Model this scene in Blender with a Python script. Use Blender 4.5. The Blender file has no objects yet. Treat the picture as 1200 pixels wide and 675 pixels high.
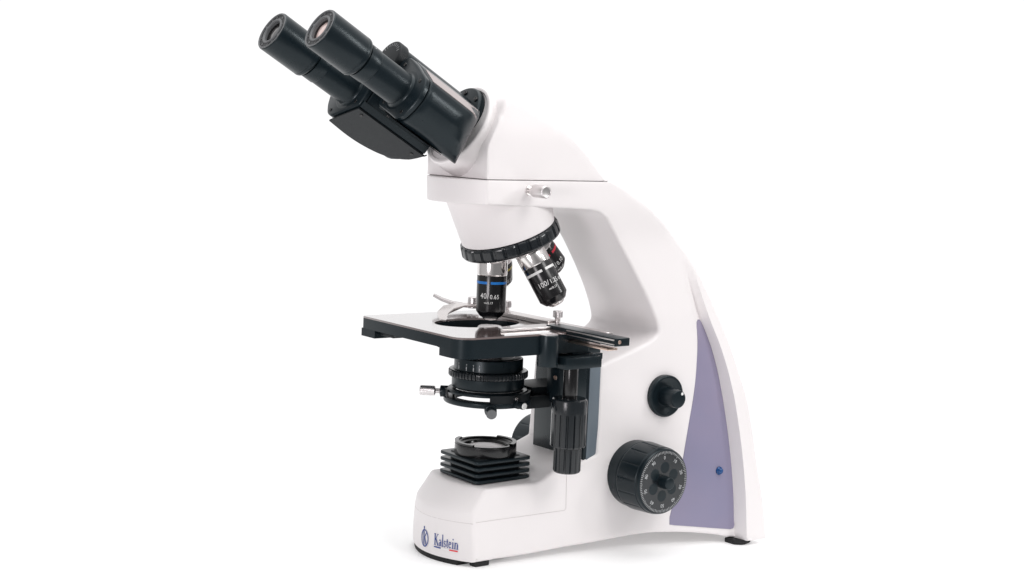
import bpy, bmesh, math, random
from mathutils import Vector, Matrix
from mathutils.geometry import delaunay_2d_cdt
random.seed(4)
PI = math.pi
sc = bpy.context.scene
COL = sc.collection
MM = 0.001

# ------------------------------------------------------------------ camera
# the microscope's own axes: +X to its back, -Y its right side, +Z up, origin on
# the optical axis; LEVEL turns those axes so that its feet stand on a level table
LEVEL = Matrix.Rotation(-0.0235, 4, 'Y')
GROUND = -29.6                      # table top below the optical-axis origin, mm
cam = bpy.data.cameras.new('camera')
cam.sensor_width = 36.0
cam.lens = 1779.24 / 1200.0 * 36.0
cam.clip_start, cam.clip_end = 0.05, 100.0
camo = bpy.data.objects.new('camera', cam)
COL.objects.link(camo)
_r = Vector((0.80048675, -0.59803568, 0.03967735))
_u = Vector((0.03166863, 0.10831165, 0.99361244))
_f = Vector((0.59851321, 0.79411707, -0.10564102))
cm = Matrix((( _r.x, _u.x, -_f.x, -0.70773), (_r.y, _u.y, -_f.y, -0.96595),
             (_r.z, _u.z, -_f.z, 0.31076), (0, 0, 0, 1)))
camo.matrix_world = LEVEL @ cm
sc.camera = camo

# ------------------------------------------------------------------ studio light
world = bpy.data.worlds.new('World'); sc.world = world
world.use_nodes = True
wt = world.node_tree; wt.nodes.clear()
wo = wt.nodes.new('ShaderNodeOutputWorld'); bg = wt.nodes.new('ShaderNodeBackground')
tc = wt.nodes.new('ShaderNodeTexCoord')
def wdot(v):
    n = wt.nodes.new('ShaderNodeVectorMath'); n.operation = 'DOT_PRODUCT'
    wt.links.new(tc.outputs['Generated'], n.inputs[0]); n.inputs[1].default_value = Vector(v).normalized()
    return n.outputs['Value']
def wmap(s, a, b, lo, hi):
    n = wt.nodes.new('ShaderNodeMapRange'); n.interpolation_type = 'SMOOTHSTEP'
    n.inputs['From Min'].default_value = a; n.inputs['From Max'].default_value = b
    n.inputs['To Min'].default_value = lo; n.inputs['To Max'].default_value = hi
    wt.links.new(s, n.inputs['Value']); return n.outputs['Result']
def wmax(a, b):
    n = wt.nodes.new('ShaderNodeMath'); n.operation = 'MAXIMUM'
    wt.links.new(a, n.inputs[0]); wt.links.new(b, n.inputs[1]); return n.outputs[0]
# white paper sweep behind the subject, a bright ceiling, a dim room behind the camera
back = wmap(wdot((0.60, 0.80, 0.0)), 0.15, 0.62, 0.24, 1.06)
top = wmap(wdot((0.10, -0.10, 1.0)), 0.30, 0.95, 0.24, 1.15)
left = wmap(wdot((-0.95, 0.0, 0.1)), 0.35, 0.9, 0.24, 0.5)
wt.links.new(wmax(wmax(back, top), left), bg.inputs['Strength'])
bg.inputs['Color'].default_value = (1.0, 0.995, 1.0, 1)
wt.links.new(bg.outputs[0], wo.inputs['Surface'])

def area(name, loc, target, size, power, color=(1, 1, 1), spread=180):
    l = bpy.data.lights.new(name, 'AREA'); l.shape = 'RECTANGLE'
    l.size, l.size_y = size; l.energy = power; l.color = color; l.spread = math.radians(spread)
    o = bpy.data.objects.new(name, l); COL.objects.link(o)
    o.location = loc
    o.rotation_euler = (Vector(target) - Vector(loc)).to_track_quat('-Z', 'Y').to_euler()
    return o
area('softbox_key', (0.25, -1.35, 1.35), (0.08, 0, 0.15), (0.6, 0.6), 7.8, (1, 0.985, 0.97))
area('softbox_left', (-1.10, -0.55, 0.26), (-0.03, 0, 0.30), (0.35, 0.35), 0.22, (1, 0.95, 0.975), 36)
area('strip_right', (0.80, -0.98, 0.74), (-0.08, -0.03, 0.36), (0.16, 0.40), 0.58, (1, 1, 1), 70)
area('softbox_top', (0.05, 0.0, 1.45), (0.05, 0, 0), (1.3, 1.3), 7.5)

sc.view_settings.view_transform = 'Standard'
sc.view_settings.look = 'None'
sc.view_settings.exposure = 0.0
sc.view_settings.gamma = 1.0
sc.view_settings.use_curve_mapping = False
sc.cycles.max_bounces = 10

# ------------------------------------------------------------------ materials
def mat(name, color, rough=0.4, metal=0.0, spec=0.5, bump=0.0, bscale=900, var=0.0, vscale=60, coat=0.0, rvar=0.0):
    m = bpy.data.materials.new(name); m.use_nodes = True
    nt = m.node_tree; b = nt.nodes['Principled BSDF']
    b.inputs['Base Color'].default_value = (*color, 1)
    b.inputs['Roughness'].default_value = rough
    b.inputs['Metallic'].default_value = metal
    b.inputs['Specular IOR Level'].default_value = spec
    if coat: b.inputs['Coat Weight'].default_value = coat; b.inputs['Coat Roughness'].default_value = 0.12
    t = nt.nodes.new('ShaderNodeTexCoord')
    if var or rvar:
        n = nt.nodes.new('ShaderNodeTexNoise'); n.inputs['Scale'].default_value = vscale; n.inputs['Detail'].default_value = 4
        nt.links.new(t.outputs['Object'], n.inputs['Vector'])
        if var:
            mx = nt.nodes.new('ShaderNodeMix'); mx.data_type = 'RGBA'
            mx.inputs[6].default_value = (*[c * (1 - var) for c in color], 1)
            mx.inputs[7].default_value = (*[min(1, c * (1 + var)) for c in color], 1)
            nt.links.new(n.outputs['Fac'], mx.inputs[0]); nt.links.new(mx.outputs[2], b.inputs['Base Color'])
        if rvar:
            mr = nt.nodes.new('ShaderNodeMapRange')
            mr.inputs['From Min'].default_value = 0.3; mr.inputs['From Max'].default_value = 0.7
            mr.inputs['To Min'].default_value = max(0.02, rough - rvar); mr.inputs['To Max'].default_value = rough + rvar
            nt.links.new(n.outputs['Fac'], mr.inputs['Value']); nt.links.new(mr.outputs['Result'], b.inputs['Roughness'])
    if bump:
        n2 = nt.nodes.new('ShaderNodeTexNoise'); n2.inputs['Scale'].default_value = bscale; n2.inputs['Detail'].default_value = 2
        bp = nt.nodes.new('ShaderNodeBump'); bp.inputs['Strength'].default_value = bump; bp.inputs['Distance'].default_value = 0.0004
        nt.links.new(t.outputs['Object'], n2.inputs['Vector'])
        nt.links.new(n2.outputs['Fac'], bp.inputs['Height']); nt.links.new(bp.outputs['Normal'], b.inputs['Normal'])
    return m
WHITE = mat('white_enamel', (0.832, 0.797, 0.799), 0.42, bump=0.06, bscale=1400, var=0.012, vscale=25)
BLACK = mat('black_satin_paint', (0.0065, 0.0115, 0.015), 0.29, spec=0.30, bump=0.05, bscale=1500, rvar=0.025, vscale=40)
BLACK.node_tree.nodes['Principled BSDF'].inputs['Specular Tint'].default_value = (0.86, 0.96, 1.0, 1)
BLACKM = mat('black_crackle_paint', (0.008, 0.011, 0.0135), 0.50, spec=0.3, bump=0.12, bscale=2200)
BLACKG = mat('black_gloss_enamel', (0.006, 0.006, 0.007), 0.20, spec=0.5, rvar=0.03)
DIALB = mat('black_moulded_dial', (0.008, 0.011, 0.014), 0.20, spec=0.55, rvar=0.02, vscale=60)
RUBBER = mat('black_rubber', (0.016, 0.016, 0.017), 0.65, spec=0.3)
STAGEB = mat('dark_lacquered_top', (0.150, 0.112, 0.108), 0.11, spec=1.0, rvar=0.02, vscale=90, coat=1.0)
STAGEB.node_tree.nodes['Principled BSDF'].inputs['Coat IOR'].default_value = 2.3
STAGEB.node_tree.nodes['Principled BSDF'].inputs['Coat Roughness'].default_value = 0.08
STAGEB.node_tree.nodes['Principled BSDF'].inputs['Specular Tint'].default_value = (1, 0.93, 0.92, 1)
GREYB = mat('grey_lacquered_steel', (0.13, 0.16, 0.19), 0.42, bump=0.05)
EYECH = mat('dark_rim_channel', (0.035, 0.037, 0.04), 0.5)
EYERING = mat('worn_grey_rim', (0.13, 0.135, 0.14), 0.45, var=0.15, vscale=300)
CHROME = mat('polished_chrome', (0.80, 0.77, 0.76), 0.16, 1.0, rvar=0.03)
ALU = mat('brushed_aluminium', (0.72, 0.69, 0.69), 0.33, 1.0, bump=0.08, bscale=2500, rvar=0.05)
STEEL = mat('satin_steel', (0.66, 0.62, 0.61), 0.30, 1.0, bump=0.04, rvar=0.04)
ALUD = mat('dull_steel', (0.42, 0.40, 0.40), 0.42, 1.0)
COPPER = mat('warm_steel_strip', (0.70, 0.54, 0.46), 0.28, 1.0)
LAV = mat('lavender_panel', (0.262, 0.236, 0.375), 0.30, bump=0.10, bscale=1600, var=0.03, vscale=30)
_nt = LAV.node_tree
for _n in _nt.nodes:
    if _n.bl_idname == 'ShaderNodeMix':
        _n.inputs[6].default_value = (0.300, 0.252, 0.350, 1); _n.inputs[7].default_value = (0.215, 0.222, 0.340, 1)
    if _n.bl_idname == 'ShaderNodeTexNoise' and _n.inputs['Scale'].default_value < 100:
        _n.inputs['Scale'].default_value = 14; _n.inputs['Detail'].default_value = 6; _n.inputs['Roughness'].default_value = 0.6
GLASS = mat('coated_lens', (0.05, 0.045, 0.045), 0.05, spec=0.9, coat=0.6)
TOPB = mat('painted_top_sheen', (0.36, 0.31, 0.305), 0.4)  # pale base colour stands in for the backdrop's reflection on a black facet
PINKGLARE = mat('pink_lens_painted_glare', (0.80, 0.62, 0.58), 0.08, spec=0.9, coat=0.5)  # pale base paints in the white light the near lens reflects and passes
FROST = mat('frosted_lens', (0.82, 0.78, 0.78), 0.35)
LED = mat('blue_indicator_lens', (0.004, 0.060, 0.21), 0.15, spec=0.4, coat=0.15)
INKW = mat('white_ink', (0.78, 0.78, 0.77), 0.5)
INKG = mat('grey_ink', (0.50, 0.51, 0.52), 0.5)
BLUE = mat('blue_ring_paint', (0.010, 0.19, 0.62), 0.35)
RED = mat('red_ring_paint', (0.55, 0.012, 0.035), 0.35)
YELLOW = mat('yellow_ring_paint', (0.62, 0.50, 0.08), 0.35)
LOGOB = mat('blue_print', (0.020, 0.055, 0.26), 0.45)
LOGOR = mat('red_print', (0.75, 0.035, 0.05), 0.45)
LOGOW = mat('white_print', (0.86, 0.86, 0.86), 0.45)
SEAM = mat('grey_joint_gap', (0.64, 0.60, 0.60), 0.6)
DARKSEAM = mat('dark_joint_gap', (0.10, 0.09, 0.09), 0.7)
TABLE = mat('white_table_added_glow', (0.90, 0.90, 0.90), 0.55, spec=0.2)      # plain table with an added glow, to stay white and weaken the contact shadow
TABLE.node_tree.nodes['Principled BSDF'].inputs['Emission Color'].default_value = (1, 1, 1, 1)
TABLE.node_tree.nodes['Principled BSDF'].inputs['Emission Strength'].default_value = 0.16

# ------------------------------------------------------------------ mesh helpers (all in mm)
def finish(name, bm, m, parent=None, smooth=True, angle=35):
    bmesh.ops.recalc_face_normals(bm, faces=bm.faces)
    me = bpy.data.meshes.new(name)
    bm.transform(Matrix.Scale(MM, 4))
    bm.to_mesh(me); bm.free()
    me.materials.append(m)
    if smooth:
        for p in me.polygons: p.use_smooth = True
        me.set_sharp_from_angle(angle=math.radians(angle))
    o = bpy.data.objects.new(name, me); COL.objects.link(o)
    if parent: o.parent = parent
    return o
def frame(d, up=(0, 0, 1)):
    """rotation whose local +Z runs along d"""
    d = Vector(d).normalized(); up = Vector(up)
    if abs(d.dot(up)) > 0.98: up = Vector((1, 0, 0))
    x = up.cross(d).normalized(); y = d.cross(x)
    return Matrix(((x.x, y.x, d.x), (x.y, y.y, d.y), (x.z, y.z, d.z)))
def lathe(bm, prof, origin=(0, 0, 0), d=(0, 0, 1), seg=64, ridge=None, cap=True, M=None, a0=0, a1=2 * PI):
    """revolve (r, h) profile about direction d; ridge(i_ring, angle) -> radius change"""
    M = M if M is not None else frame(d); o = Vector(origin)
    full = abs(a1 - a0 - 2 * PI) < 1e-6
    n = seg if full else seg + 1
    rings = []
    for k, (r, hh) in enumerate(prof):
        ring = []
        for i in range(n):
            a = a0 + (a1 - a0) * i / seg
            rr = r + (ridge(k, a) if ridge else 0)
            ring.append(bm.verts.new(o + M @ Vector((rr * math.cos(a), rr * math.sin(a), hh))))
        rings.append(ring)
    for A, B in zip(rings, rings[1:]):
        for i in range(n if full else n - 1):
            j = (i + 1) % n
            bm.faces.new((A[i], A[j], B[j], B[i]))
    if cap and full:
        for R_ in (rings[0], rings[-1]):
            try: bm.faces.new(R_)
            except ValueError: pass
    return rings
def L(prof, origin=(0, 0, 0), d=(0, 0, 1), **k):
    bm = bmesh.new(); lathe(bm, prof, origin, d, **k); return bm
def rnd(prof, b=0.6):
    """soften the corners of an (r, h) profile"""
    out = [prof[0]]
    for p, q, s in zip(prof, prof[1:], prof[2:]):
        p, q, s = Vector(p), Vector(q), Vector(s)
        l1, l2 = (q - p).length, (s - q).length
        t = min(b, l1 * .4, l2 * .4)
        if l1 < 1e-6 or l2 < 1e-6: out.append(tuple(q)); continue
        a, c = q + (p - q) / l1 * t, q + (s - q) / l2 * t
        out += [tuple(a), tuple((a + c) / 4 + q / 2), tuple(c)]
    return out + [prof[-1]]
def box(bm, x0, x1, y0, y1, z0, z1, bev=0.8, M=None, o=(0, 0, 0)):
    b2 = bmesh.new()
    vs = [b2.verts.new((x, y, z)) for x in (x0, x1) for y in (y0, y1) for z in (z0, z1)]
    for f in ((0, 1, 3, 2), (4, 6, 7, 5), (0, 4, 5, 1), (2, 3, 7, 6), (0, 2, 6, 4), (1, 5, 7, 3)):
        b2.faces.new([vs[i] for i in f])
    if bev: bmesh.ops.bevel(b2, geom=b2.edges[:], offset=bev, segments=2, profile=0.5, affect='EDGES')
    if M is not None: b2.transform(M.to_4x4())
    b2.transform(Matrix.Translation(o))
    merge(bm, b2)
def merge(bm, b2):
    me = bpy.data.meshes.new('tmp'); b2.to_mesh(me); b2.free(); bm.from_mesh(me); bpy.data.meshes.remove(me)
def B(*a, **k):
    bm = bmesh.new(); box(bm, *a, **k); return bm
def plate(outer, z0, z1, holes=(), bev=0.6, M=None, o=(0, 0, 0), only=None):
    """polygon with holes extruded from z0 to z1 in the frame M, o"""
    pts, edges = [], []
    for lp in [outer] + list(holes):
        s = len(pts); n = len(lp)
        pts += [Vector((p[0], p[1])) for p in lp]; edges += [(s + i, s + (i + 1) % n) for i in range(n)]
    bm = bmesh.new()
    if holes:
        def inside(p, lp):
            c = False
            for (x1, y1), (x2, y2) in zip(lp, lp[1:] + lp[:1]):
                if (y1 > p[1]) != (y2 > p[1]) and p[0] < (x2 - x1) * (p[1] - y1) / (y2 - y1) + x1: c = not c
            return c
        v2, e2, f2 = delaunay_2d_cdt(pts, edges, [], 0, 1e-6)[:3]
        fs = []
        for f in f2:
            c = sum((v2[i] for i in f), Vector((0, 0))) / len(f)
            if inside(c, list(outer)) and not any(inside(c, list(h_)) for h_ in holes): fs.append(f)
        A = [bm.verts.new((p.x, p.y, z0)) for p in v2]; C_ = [bm.verts.new((p.x, p.y, z1)) for p in v2]
        cnt = {}
        for f in fs:
            bm.faces.new([A[i] for i in reversed(f)]); bm.faces.new([C_[i] for i in f])
            for a, b in zip(f, list(f[1:]) + [f[0]]): cnt[frozenset((a, b))] = cnt.get(frozenset((a, b)), 0) + 1
        for e, n in cnt.items():
            if n == 1:
                a, b = tuple(e); bm.faces.new((A[a], A[b], C_[b], C_[a]))
        for v in [v for v in bm.verts if not v.link_faces]: bm.verts.remove(v)
        bmesh.ops.recalc_face_normals(bm, faces=bm.faces)
        bmesh.ops.dissolve_limit(bm, angle_limit=0.001, verts=bm.verts[:], edges=bm.edges[:]) if False else None
    else:
        A = [bm.verts.new((p.x, p.y, z0)) for p in pts]; C_ = [bm.verts.new((p.x, p.y, z1)) for p in pts]
        n = len(pts); bm.faces.new(A[::-1]); bm.faces.new(C_)
        for i in range(n): bm.faces.new((A[i], A[(i + 1) % n], C_[(i + 1) % n], C_[i]))
        bmesh.ops.recalc_face_normals(bm, faces=bm.faces)
    if bev:
        es = [e for e in bm.edges if len(e.link_faces) == 2 and (abs(e.verts[0].co.z - e.verts[1].co.z) < 1e-6) and e.calc_face_angle(0) > 1.0 and (only is None or abs(e.verts[0].co.z - only) < 1e-6)]
        bmesh.ops.bevel(bm, geom=es, offset=bev, segments=2, profile=0.5, affect='EDGES')
    if M is not None: bm.transform(M.to_4x4())
    bm.transform(Matrix.Translation(o))
    return bm
def rrect(x0, x1, y0, y1, r, n=6):
    out = []
    for cx, cy, a in ((x1 - r, y1 - r, 0), (x0 + r, y1 - r, 90), (x0 + r, y0 + r, 180), (x1 - r, y0 + r, 270)):
        for i in range(n + 1):
            t = math.radians(a + 90 * i / n); out.append((cx + r * math.cos(t), cy + r * math.sin(t)))
    return out
def ell(cx, cy, rx, ry, n=48):
    return [(cx + rx * math.cos(2 * PI * i / n), cy + ry * math.sin(2 * PI * i / n)) for i in range(n)]
def tube(bm, path, rad, seg=10):
    P = [Vector(p) for p in path]; prev = None; x = None
    for i, p in enumerate(P):
        t = (P[min(i + 1, len(P) - 1)] - P[max(i - 1, 0)]).normalized()
        if x is None: x = t.orthogonal().normalized()
        x = (x - t * x.dot(t)).normalized(); y = t.cross(x)
        r = rad[i] if isinstance(rad, (list, tuple)) else rad
        ring = [bm.verts.new(p + (x * math.cos(2 * PI * k / seg) + y * math.sin(2 * PI * k / seg)) * r) for k in range(seg)]
        if prev:
            for k in range(seg): bm.faces.new((prev[k], prev[(k + 1) % seg], ring[(k + 1) % seg], ring[k]))
        else: bm.faces.new(ring[::-1])
        prev = ring
    bm.faces.new(prev)
    return bm
def flutes(n, depth, width=0.25, phase=0.0, rings=None):
    """straight grooves round a knob: n grooves, each 'width' of the pitch wide"""
    def f(k, a):
        if rings is not None and k not in rings: return 0
        t = ((a / (2 * PI) * n + phase) % 1.0)
        return -depth if t < width else 0.0
    return f
def screw(name, pos, d, r, parent, m=None, h=0.5):
    o = finish(name, L(rnd([(0.01, h), (r * .45, h), (r * .46, h * .3), (r * .6, h * .3), (r * .62, h), (r * .92, h), (r, h * .5), (r, -1)], .05), pos, d, seg=20), m or ALU, parent)
    return o
def interp(tab, z):
    """tab: list of (z, x) with falling z"""
    if z >= tab[0][0]: return tab[0][1]
    for (z1, x1), (z2, x2) in zip(tab, tab[1:]):
        if z >= z2: return x1 + (x2 - x1) * (z1 - z) / (z1 - z2)
    return tab[-1][1]
def sm(t):
    t = min(max(t, 0.0), 1.0); return t * t * (3 - 2 * t)
def lin(t): return min(max(t, 0.0), 1.0)
def text_mesh(s, size, res=3, spacing=1.0, cond=1.0, bold=0.0):
    """built-in font as a flat mesh in mm, left edge x = 0, baseline y = 0"""
    cu = bpy.data.curves.new('tmp', 'FONT'); cu.body = s; cu.size = size; cu.resolution_u = res; cu.space_character = spacing; cu.offset = bold
    o = bpy.data.objects.new('tmp', cu); COL.objects.link(o)
    dg = bpy.context.evaluated_depsgraph_get(); dg.update()
    me = bpy.data.meshes.new_from_object(o.evaluated_get(dg))
    bm = bmesh.new(); bm.from_mesh(me)
    bpy.data.objects.remove(o); bpy.data.curves.remove(cu); bpy.data.meshes.remove(me)
    for v in bm.verts: v.co.x *= cond
    return bm
def width(bm): return max(v.co.x for v in bm.verts) if bm.verts else 0
def strokes(bm, segs, w):
    """flat strokes in the xy plane"""
    for p, q, *ww in segs:
        p, q = Vector(p), Vector(q); t = (q - p).normalized(); n = Vector((-t.y, t.x)) * (ww[0] if ww else w) / 2
        bm.faces.new([bm.verts.new((*c, 0)) for c in (p - n, q - n, q + n, p + n)])
def arc_strokes(cx, cy, rx, ry, a0, a1, n, w):
    pts = [(cx + rx * math.cos(math.radians(a0 + (a1 - a0) * i / n)), cy + ry * math.sin(math.radians(a0 + (a1 - a0) * i / n))) for i in range(n + 1)]
    return [(p, q, w) for p, q in zip(pts, pts[1:])]

# ------------------------------------------------------------------ setting
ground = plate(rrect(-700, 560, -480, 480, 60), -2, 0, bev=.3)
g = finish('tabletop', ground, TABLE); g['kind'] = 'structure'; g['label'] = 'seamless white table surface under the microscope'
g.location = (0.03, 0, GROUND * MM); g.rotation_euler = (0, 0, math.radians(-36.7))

# ------------------------------------------------------------------ the microscope
root = bpy.data.objects.new('microscope', None); COL.objects.link(root)
root['label'] = 'white binocular laboratory microscope with black eyepieces and stage, lavender side panel and blue printed base'
root['category'] = 'microscope'
root.matrix_world = LEVEL

# ---- stand: base, column and arm, one casting
PAN_R = [(217, 167), (197, 173), (176, 181.5), (153, 191), (135.7, 199.4), (113.8, 206), (87.5, 210.5), (59.2, 213.5), (33.9, 215), (5.1, 215.2), (-21.4, 213.5), (-35, 213)]
RIDGE = [(z, x + 1.8 + 4 * lin((z - 140) / 60)) for z, x in PAN_R]
PAN_L = [(217, 160), (197, 169), (176, 176), (152.9, 180.3), (137.2, 180.8), (115.9, 178.6), (93.3, 174.8), (66.6, 167.6), (28.2, 158.6), (-9.9, 146), (-35, 138)]
def smooth_tab(T, n=3):
    for _ in range(n):
        T = [T[0]] + [q for a, b in zip(T, T[1:]) for q in ((a[0] * .75 + b[0] * .25, a[1] * .75 + b[1] * .25), (a[0] * .25 + b[0] * .75, a[1] * .25 + b[1] * .75))] + [T[-1]]
    return T
PAN_R, PAN_L, RIDGE = smooth_tab(PAN_R), smooth_tab(PAN_L), smooth_tab(RIDGE)
def hbase(x, z):
    t = lin((230 - z) / 258); u = min(max((x + 40) / 255, 0), 1.1)
    return 38 + 3 * sm((z - 215) / 40) + 5 * sm((30 - z) / 50) * sm((60 - x) / 60) + 41 * t ** 1.1 * u ** 1.6
def hside(x, z, sheet=False):
    h = hbase(x, z)
    if z < 217:
        dm = 5.5 * sm((217 - z) / 60)
        rg = 7.0 * lin((218 - z) / 130)
        xl, xr, xg = interp(PAN_L, z), interp(PAN_R, z), interp(RIDGE, z)
        if sheet: x = min(x, xr - .1)
        if x <= xl: pass
        elif x < xr: h -= dm * ((x - xl) / (xr - xl)) ** 0.9
        elif x < xg: h += -dm + (dm + rg) * (x - xr) / (xg - xr)
        else: h += rg * (1 - .02 * (x - xg))
    return h
def bow(x, y, h):
    w = lin((-8 - x) / 28)
    return x - 16 * (1 - min(1, (y / h) ** 2)) * w
def chaikin(P, rad):
    """round each corner by the given radius-like cut; rad per point"""
    out = []; n = len(P)
    for i in range(n):
        p, q, s = Vector(P[i - 1]), Vector(P[i]), Vector(P[(i + 1) % n])
        r = rad[i]
        if r <= 0: out.append(q); continue
        a = q + (p - q).normalized() * min(r, (p - q).length * .45); c = q + (s - q).normalized() * min(r, (s - q).length * .45)
        for k in range(5):
            t = k / 4; out.append(a * (1 - t) ** 2 + q * 2 * t * (1 - t) + c * t * t)
    return out
def resample(P, step, keep=30):
    out = []; n = len(P)
    for i in range(n):
        a, b = P[i], P[(i + 1) % n]; m = max(1, round((b - a).length / step))
        out += [a + (b - a) * k / m for k in range(m)]
    return out
def inside2(p, lp):
    c = False
    for a, b in zip(lp, lp[1:] + lp[:1]):
        if (a.y > p.y) != (b.y > p.y) and p.x < (b.x - a.x) * (p.y - a.y) / (b.y - a.y) + a.x: c = not c
    return c
def side_solid(outline, hf, rf, creases=(), bowf=None, ny=12, step=3.0, grid=5.0):
    """solid between y = -h(x,z) and +h(x,z) inside an (x, z) outline, its two rims rounded by rf(x, z)"""
    P = resample(outline, step); n = len(P)
    area2 = sum(a.x * b.y - b.x * a.y for a, b in zip(P, P[1:] + P[:1]))
    if area2 < 0: P.reverse()
    N = []
    for i in range(n):
        t = (P[(i + 1) % n] - P[i - 1]).normalized(); N.append(Vector((-t.y, t.x)))          # points inwards
    K = 5; rings = []
    for k in range(K + 1):
        th = PI / 2 * k / K
        rings.append([P[i] + N[i] * rf(*P[i]) * (1 - math.cos(th)) for i in range(n)])
    drop = [[rf(*P[i]) * (1 - math.sin(PI / 2 * k / K)) for i in range(n)] for k in range(K + 1)]
    inner = rings[-1]
    pts = list(inner); edges = [(i, (i + 1) % n) for i in range(n)]
    for cr in creases:
        cr = [Vector(c) for c in cr]; dense = []
        for a, b in zip(cr, cr[1:]):
            m = max(1, round((b - a).length / 3)); dense += [a + (b - a) * k / m for k in range(m)]
        dense = [p for p in dense if inside2(p, inner) and min((p - q).length for q in inner) > 0.8]
        s = len(pts); pts += dense; edges += [(s + i, s + i + 1) for i in range(len(dense) - 1)]
    xs = [p.x for p in inner]; zs = [p.y for p in inner]
    fixed = list(pts)
    x = min(xs); row = 0
    while x < max(xs):
        z = min(zs) + (grid / 2 if row % 2 else 0)
        while z < max(zs):
            q = Vector((x, z))
            if inside2(q, inner) and all((q - f).length_squared > (grid * .5) ** 2 for f in fixed): pts.append(q)
            z += grid
        x += grid; row += 1
    v2, e2, f2 = delaunay_2d_cdt(pts, edges, [], 1, 1e-5)[:3]
    bm = bmesh.new()
    def put(p, y, hh): return bm.verts.new((bowf(p.x, y, hh) if bowf else p.x, y, p.y))
    sides = {}
    for sgn in (-1, 1):
        rv = []
        for k in range(K + 1):
            row = []
            for i in range(n):
                hh = hf(rings[k][i].x, rings[k][i].y); row.append(put(rings[k][i], sgn * (hh - drop[k][i]), hh))
            rv.append(row)
        for k in range(K):
            for i in range(n):
                j = (i + 1) % n; bm.faces.new((rv[k][i], rv[k][j], rv[k + 1][j], rv[k + 1][i]))
        vv = []
        lookup = {(round(p.x, 3), round(p.y, 3)): rv[K][i] for i, p in enumerate(inner)}
        for p in v2:
            key = (round(p.x, 3), round(p.y, 3))
            vv.append(lookup[key] if key in lookup else put(p, sgn * hf(p.x, p.y), hf(p.x, p.y)))
        for f in f2:
            try: bm.faces.new([vv[i] for i in f])
            except ValueError: pass
        sides[sgn] = rv[0]
    prev = sides[-1]
    for m in range(1, ny + 1):
        if m == ny: cur = sides[1]
        else:
            cur = []
            for i in range(n):
                hh = hf(*P[i]); ye = hh - drop[0][i]; cur.append(put(P[i], -ye + 2 * ye * m / ny, hh))
        for i in range(n):
            j = (i + 1) % n; bm.faces.new((prev[i], cur[i], cur[j], prev[j]))
        prev = cur
    bmesh.ops.remove_doubles(bm, verts=bm.verts[:], dist=0.02)
    for v in [v for v in bm.verts if not v.link_faces]: bm.verts.remove(v)
    return bm
OUT = [((-38, -24.5), 1), ((30, -24), 0), ((71.8, -22.8), 20), ((114, -19.3), 15), ((137.5, -19.0), 15), ((171, -22.5), 20), ((198, -27), 10), ((216, -31), 6),
       ((236.2, -31.0), 2), ((236, -4.6), 15), ((235.8, 20.4), 12), ((234.5, 42), 15), ((231, 82), 15), ((225, 105), 14), ((214, 140), 18), ((199, 173), 18), ((180.5, 206), 18),
       ((149, 237), 16), ((124, 254.5), 12), ((105, 264.2), 10), ((91, 268.6), 6), ((80.5, 270), 1),
       ((-37.5, 270), 0.6), ((-36.6, 251.3), 0.8), ((19.5, 249.4), 0), ((70, 247.2), 7), ((80, 243), 6), ((95, 225), 15), ((114.2, 198), 14), ((129.3, 174.5), 12), ((138.0, 157), 8),
       ((141.5, 146.5), 9), ((133, 140), 7), ((107, 130.7), 0), ((79.8, 122), 2.5), ((78, 50), 1.5), ((65, 45.8), 3), ((36.5, 39.5), 3), ((26, 33), 2), ((20, 32), 0), ((-5.8, 31.5), 3), ((-25.5, 31.2), 2.5),
       ((-38, 14.2), 2.2), ((-38.8, 6), 0)]
outline = chaikin([p for p, r in OUT], [r for p, r in OUT])
def stand_round(x, z):
    if z > 262 and x < 84: return 0.7
    if x < -20 and z < 40: return 2.2
    if x > 200 and z < 0: return 1.5
    if z > 150 and x > 175 - .75 * (z - 150): return 0.7 + 5.3 * lin((x - 84) / 24)
    if x > 205: return 1.5 + 4.5 * lin(z / 30)
    if z > 240 and x < 80: return 1.8
    return 2.8
stand = finish('stand', side_solid(outline, hside, stand_round,
               creases=([(x, z) for z, x in PAN_L if -34 < z < 214], [(x, z) for z, x in PAN_R if -34 < z < 214], [(x, z) for z, x in RIDGE if -34 < z < 214]), bowf=bow),
               WHITE, root, angle=38)
# joint line of the base's front cover: round the front and up the side
def on_front(y, z, off=0.0):
    h = hside(-37, z); return Vector((bow(-38.6 if z < 14 else -38.6 + (z - 14) * .78, y, h) - off, y, z))
bm = bmesh.new()
path = [(49.5, -hside(49.5, z) - .02, z) for z in (37, 30, 22, 14, 8.5)] + [(x, -hside(x, 7) - .02, 7.0 - .6 * (49.5 - x) / 86) for x in range(48, -37, -4)]
tube(bm, path, 0.28, 6)
finish('cover_joint', bm, SEAM, stand)
bm = bmesh.new()
tube(bm, [on_front(-hside(-37, 6) * math.cos(PI * i / 24), 5.8) for i in [.35] + list(range(1, 24))], 0.25, 6)
finish('cover_joint', bm, SEAM, stand)

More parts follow.
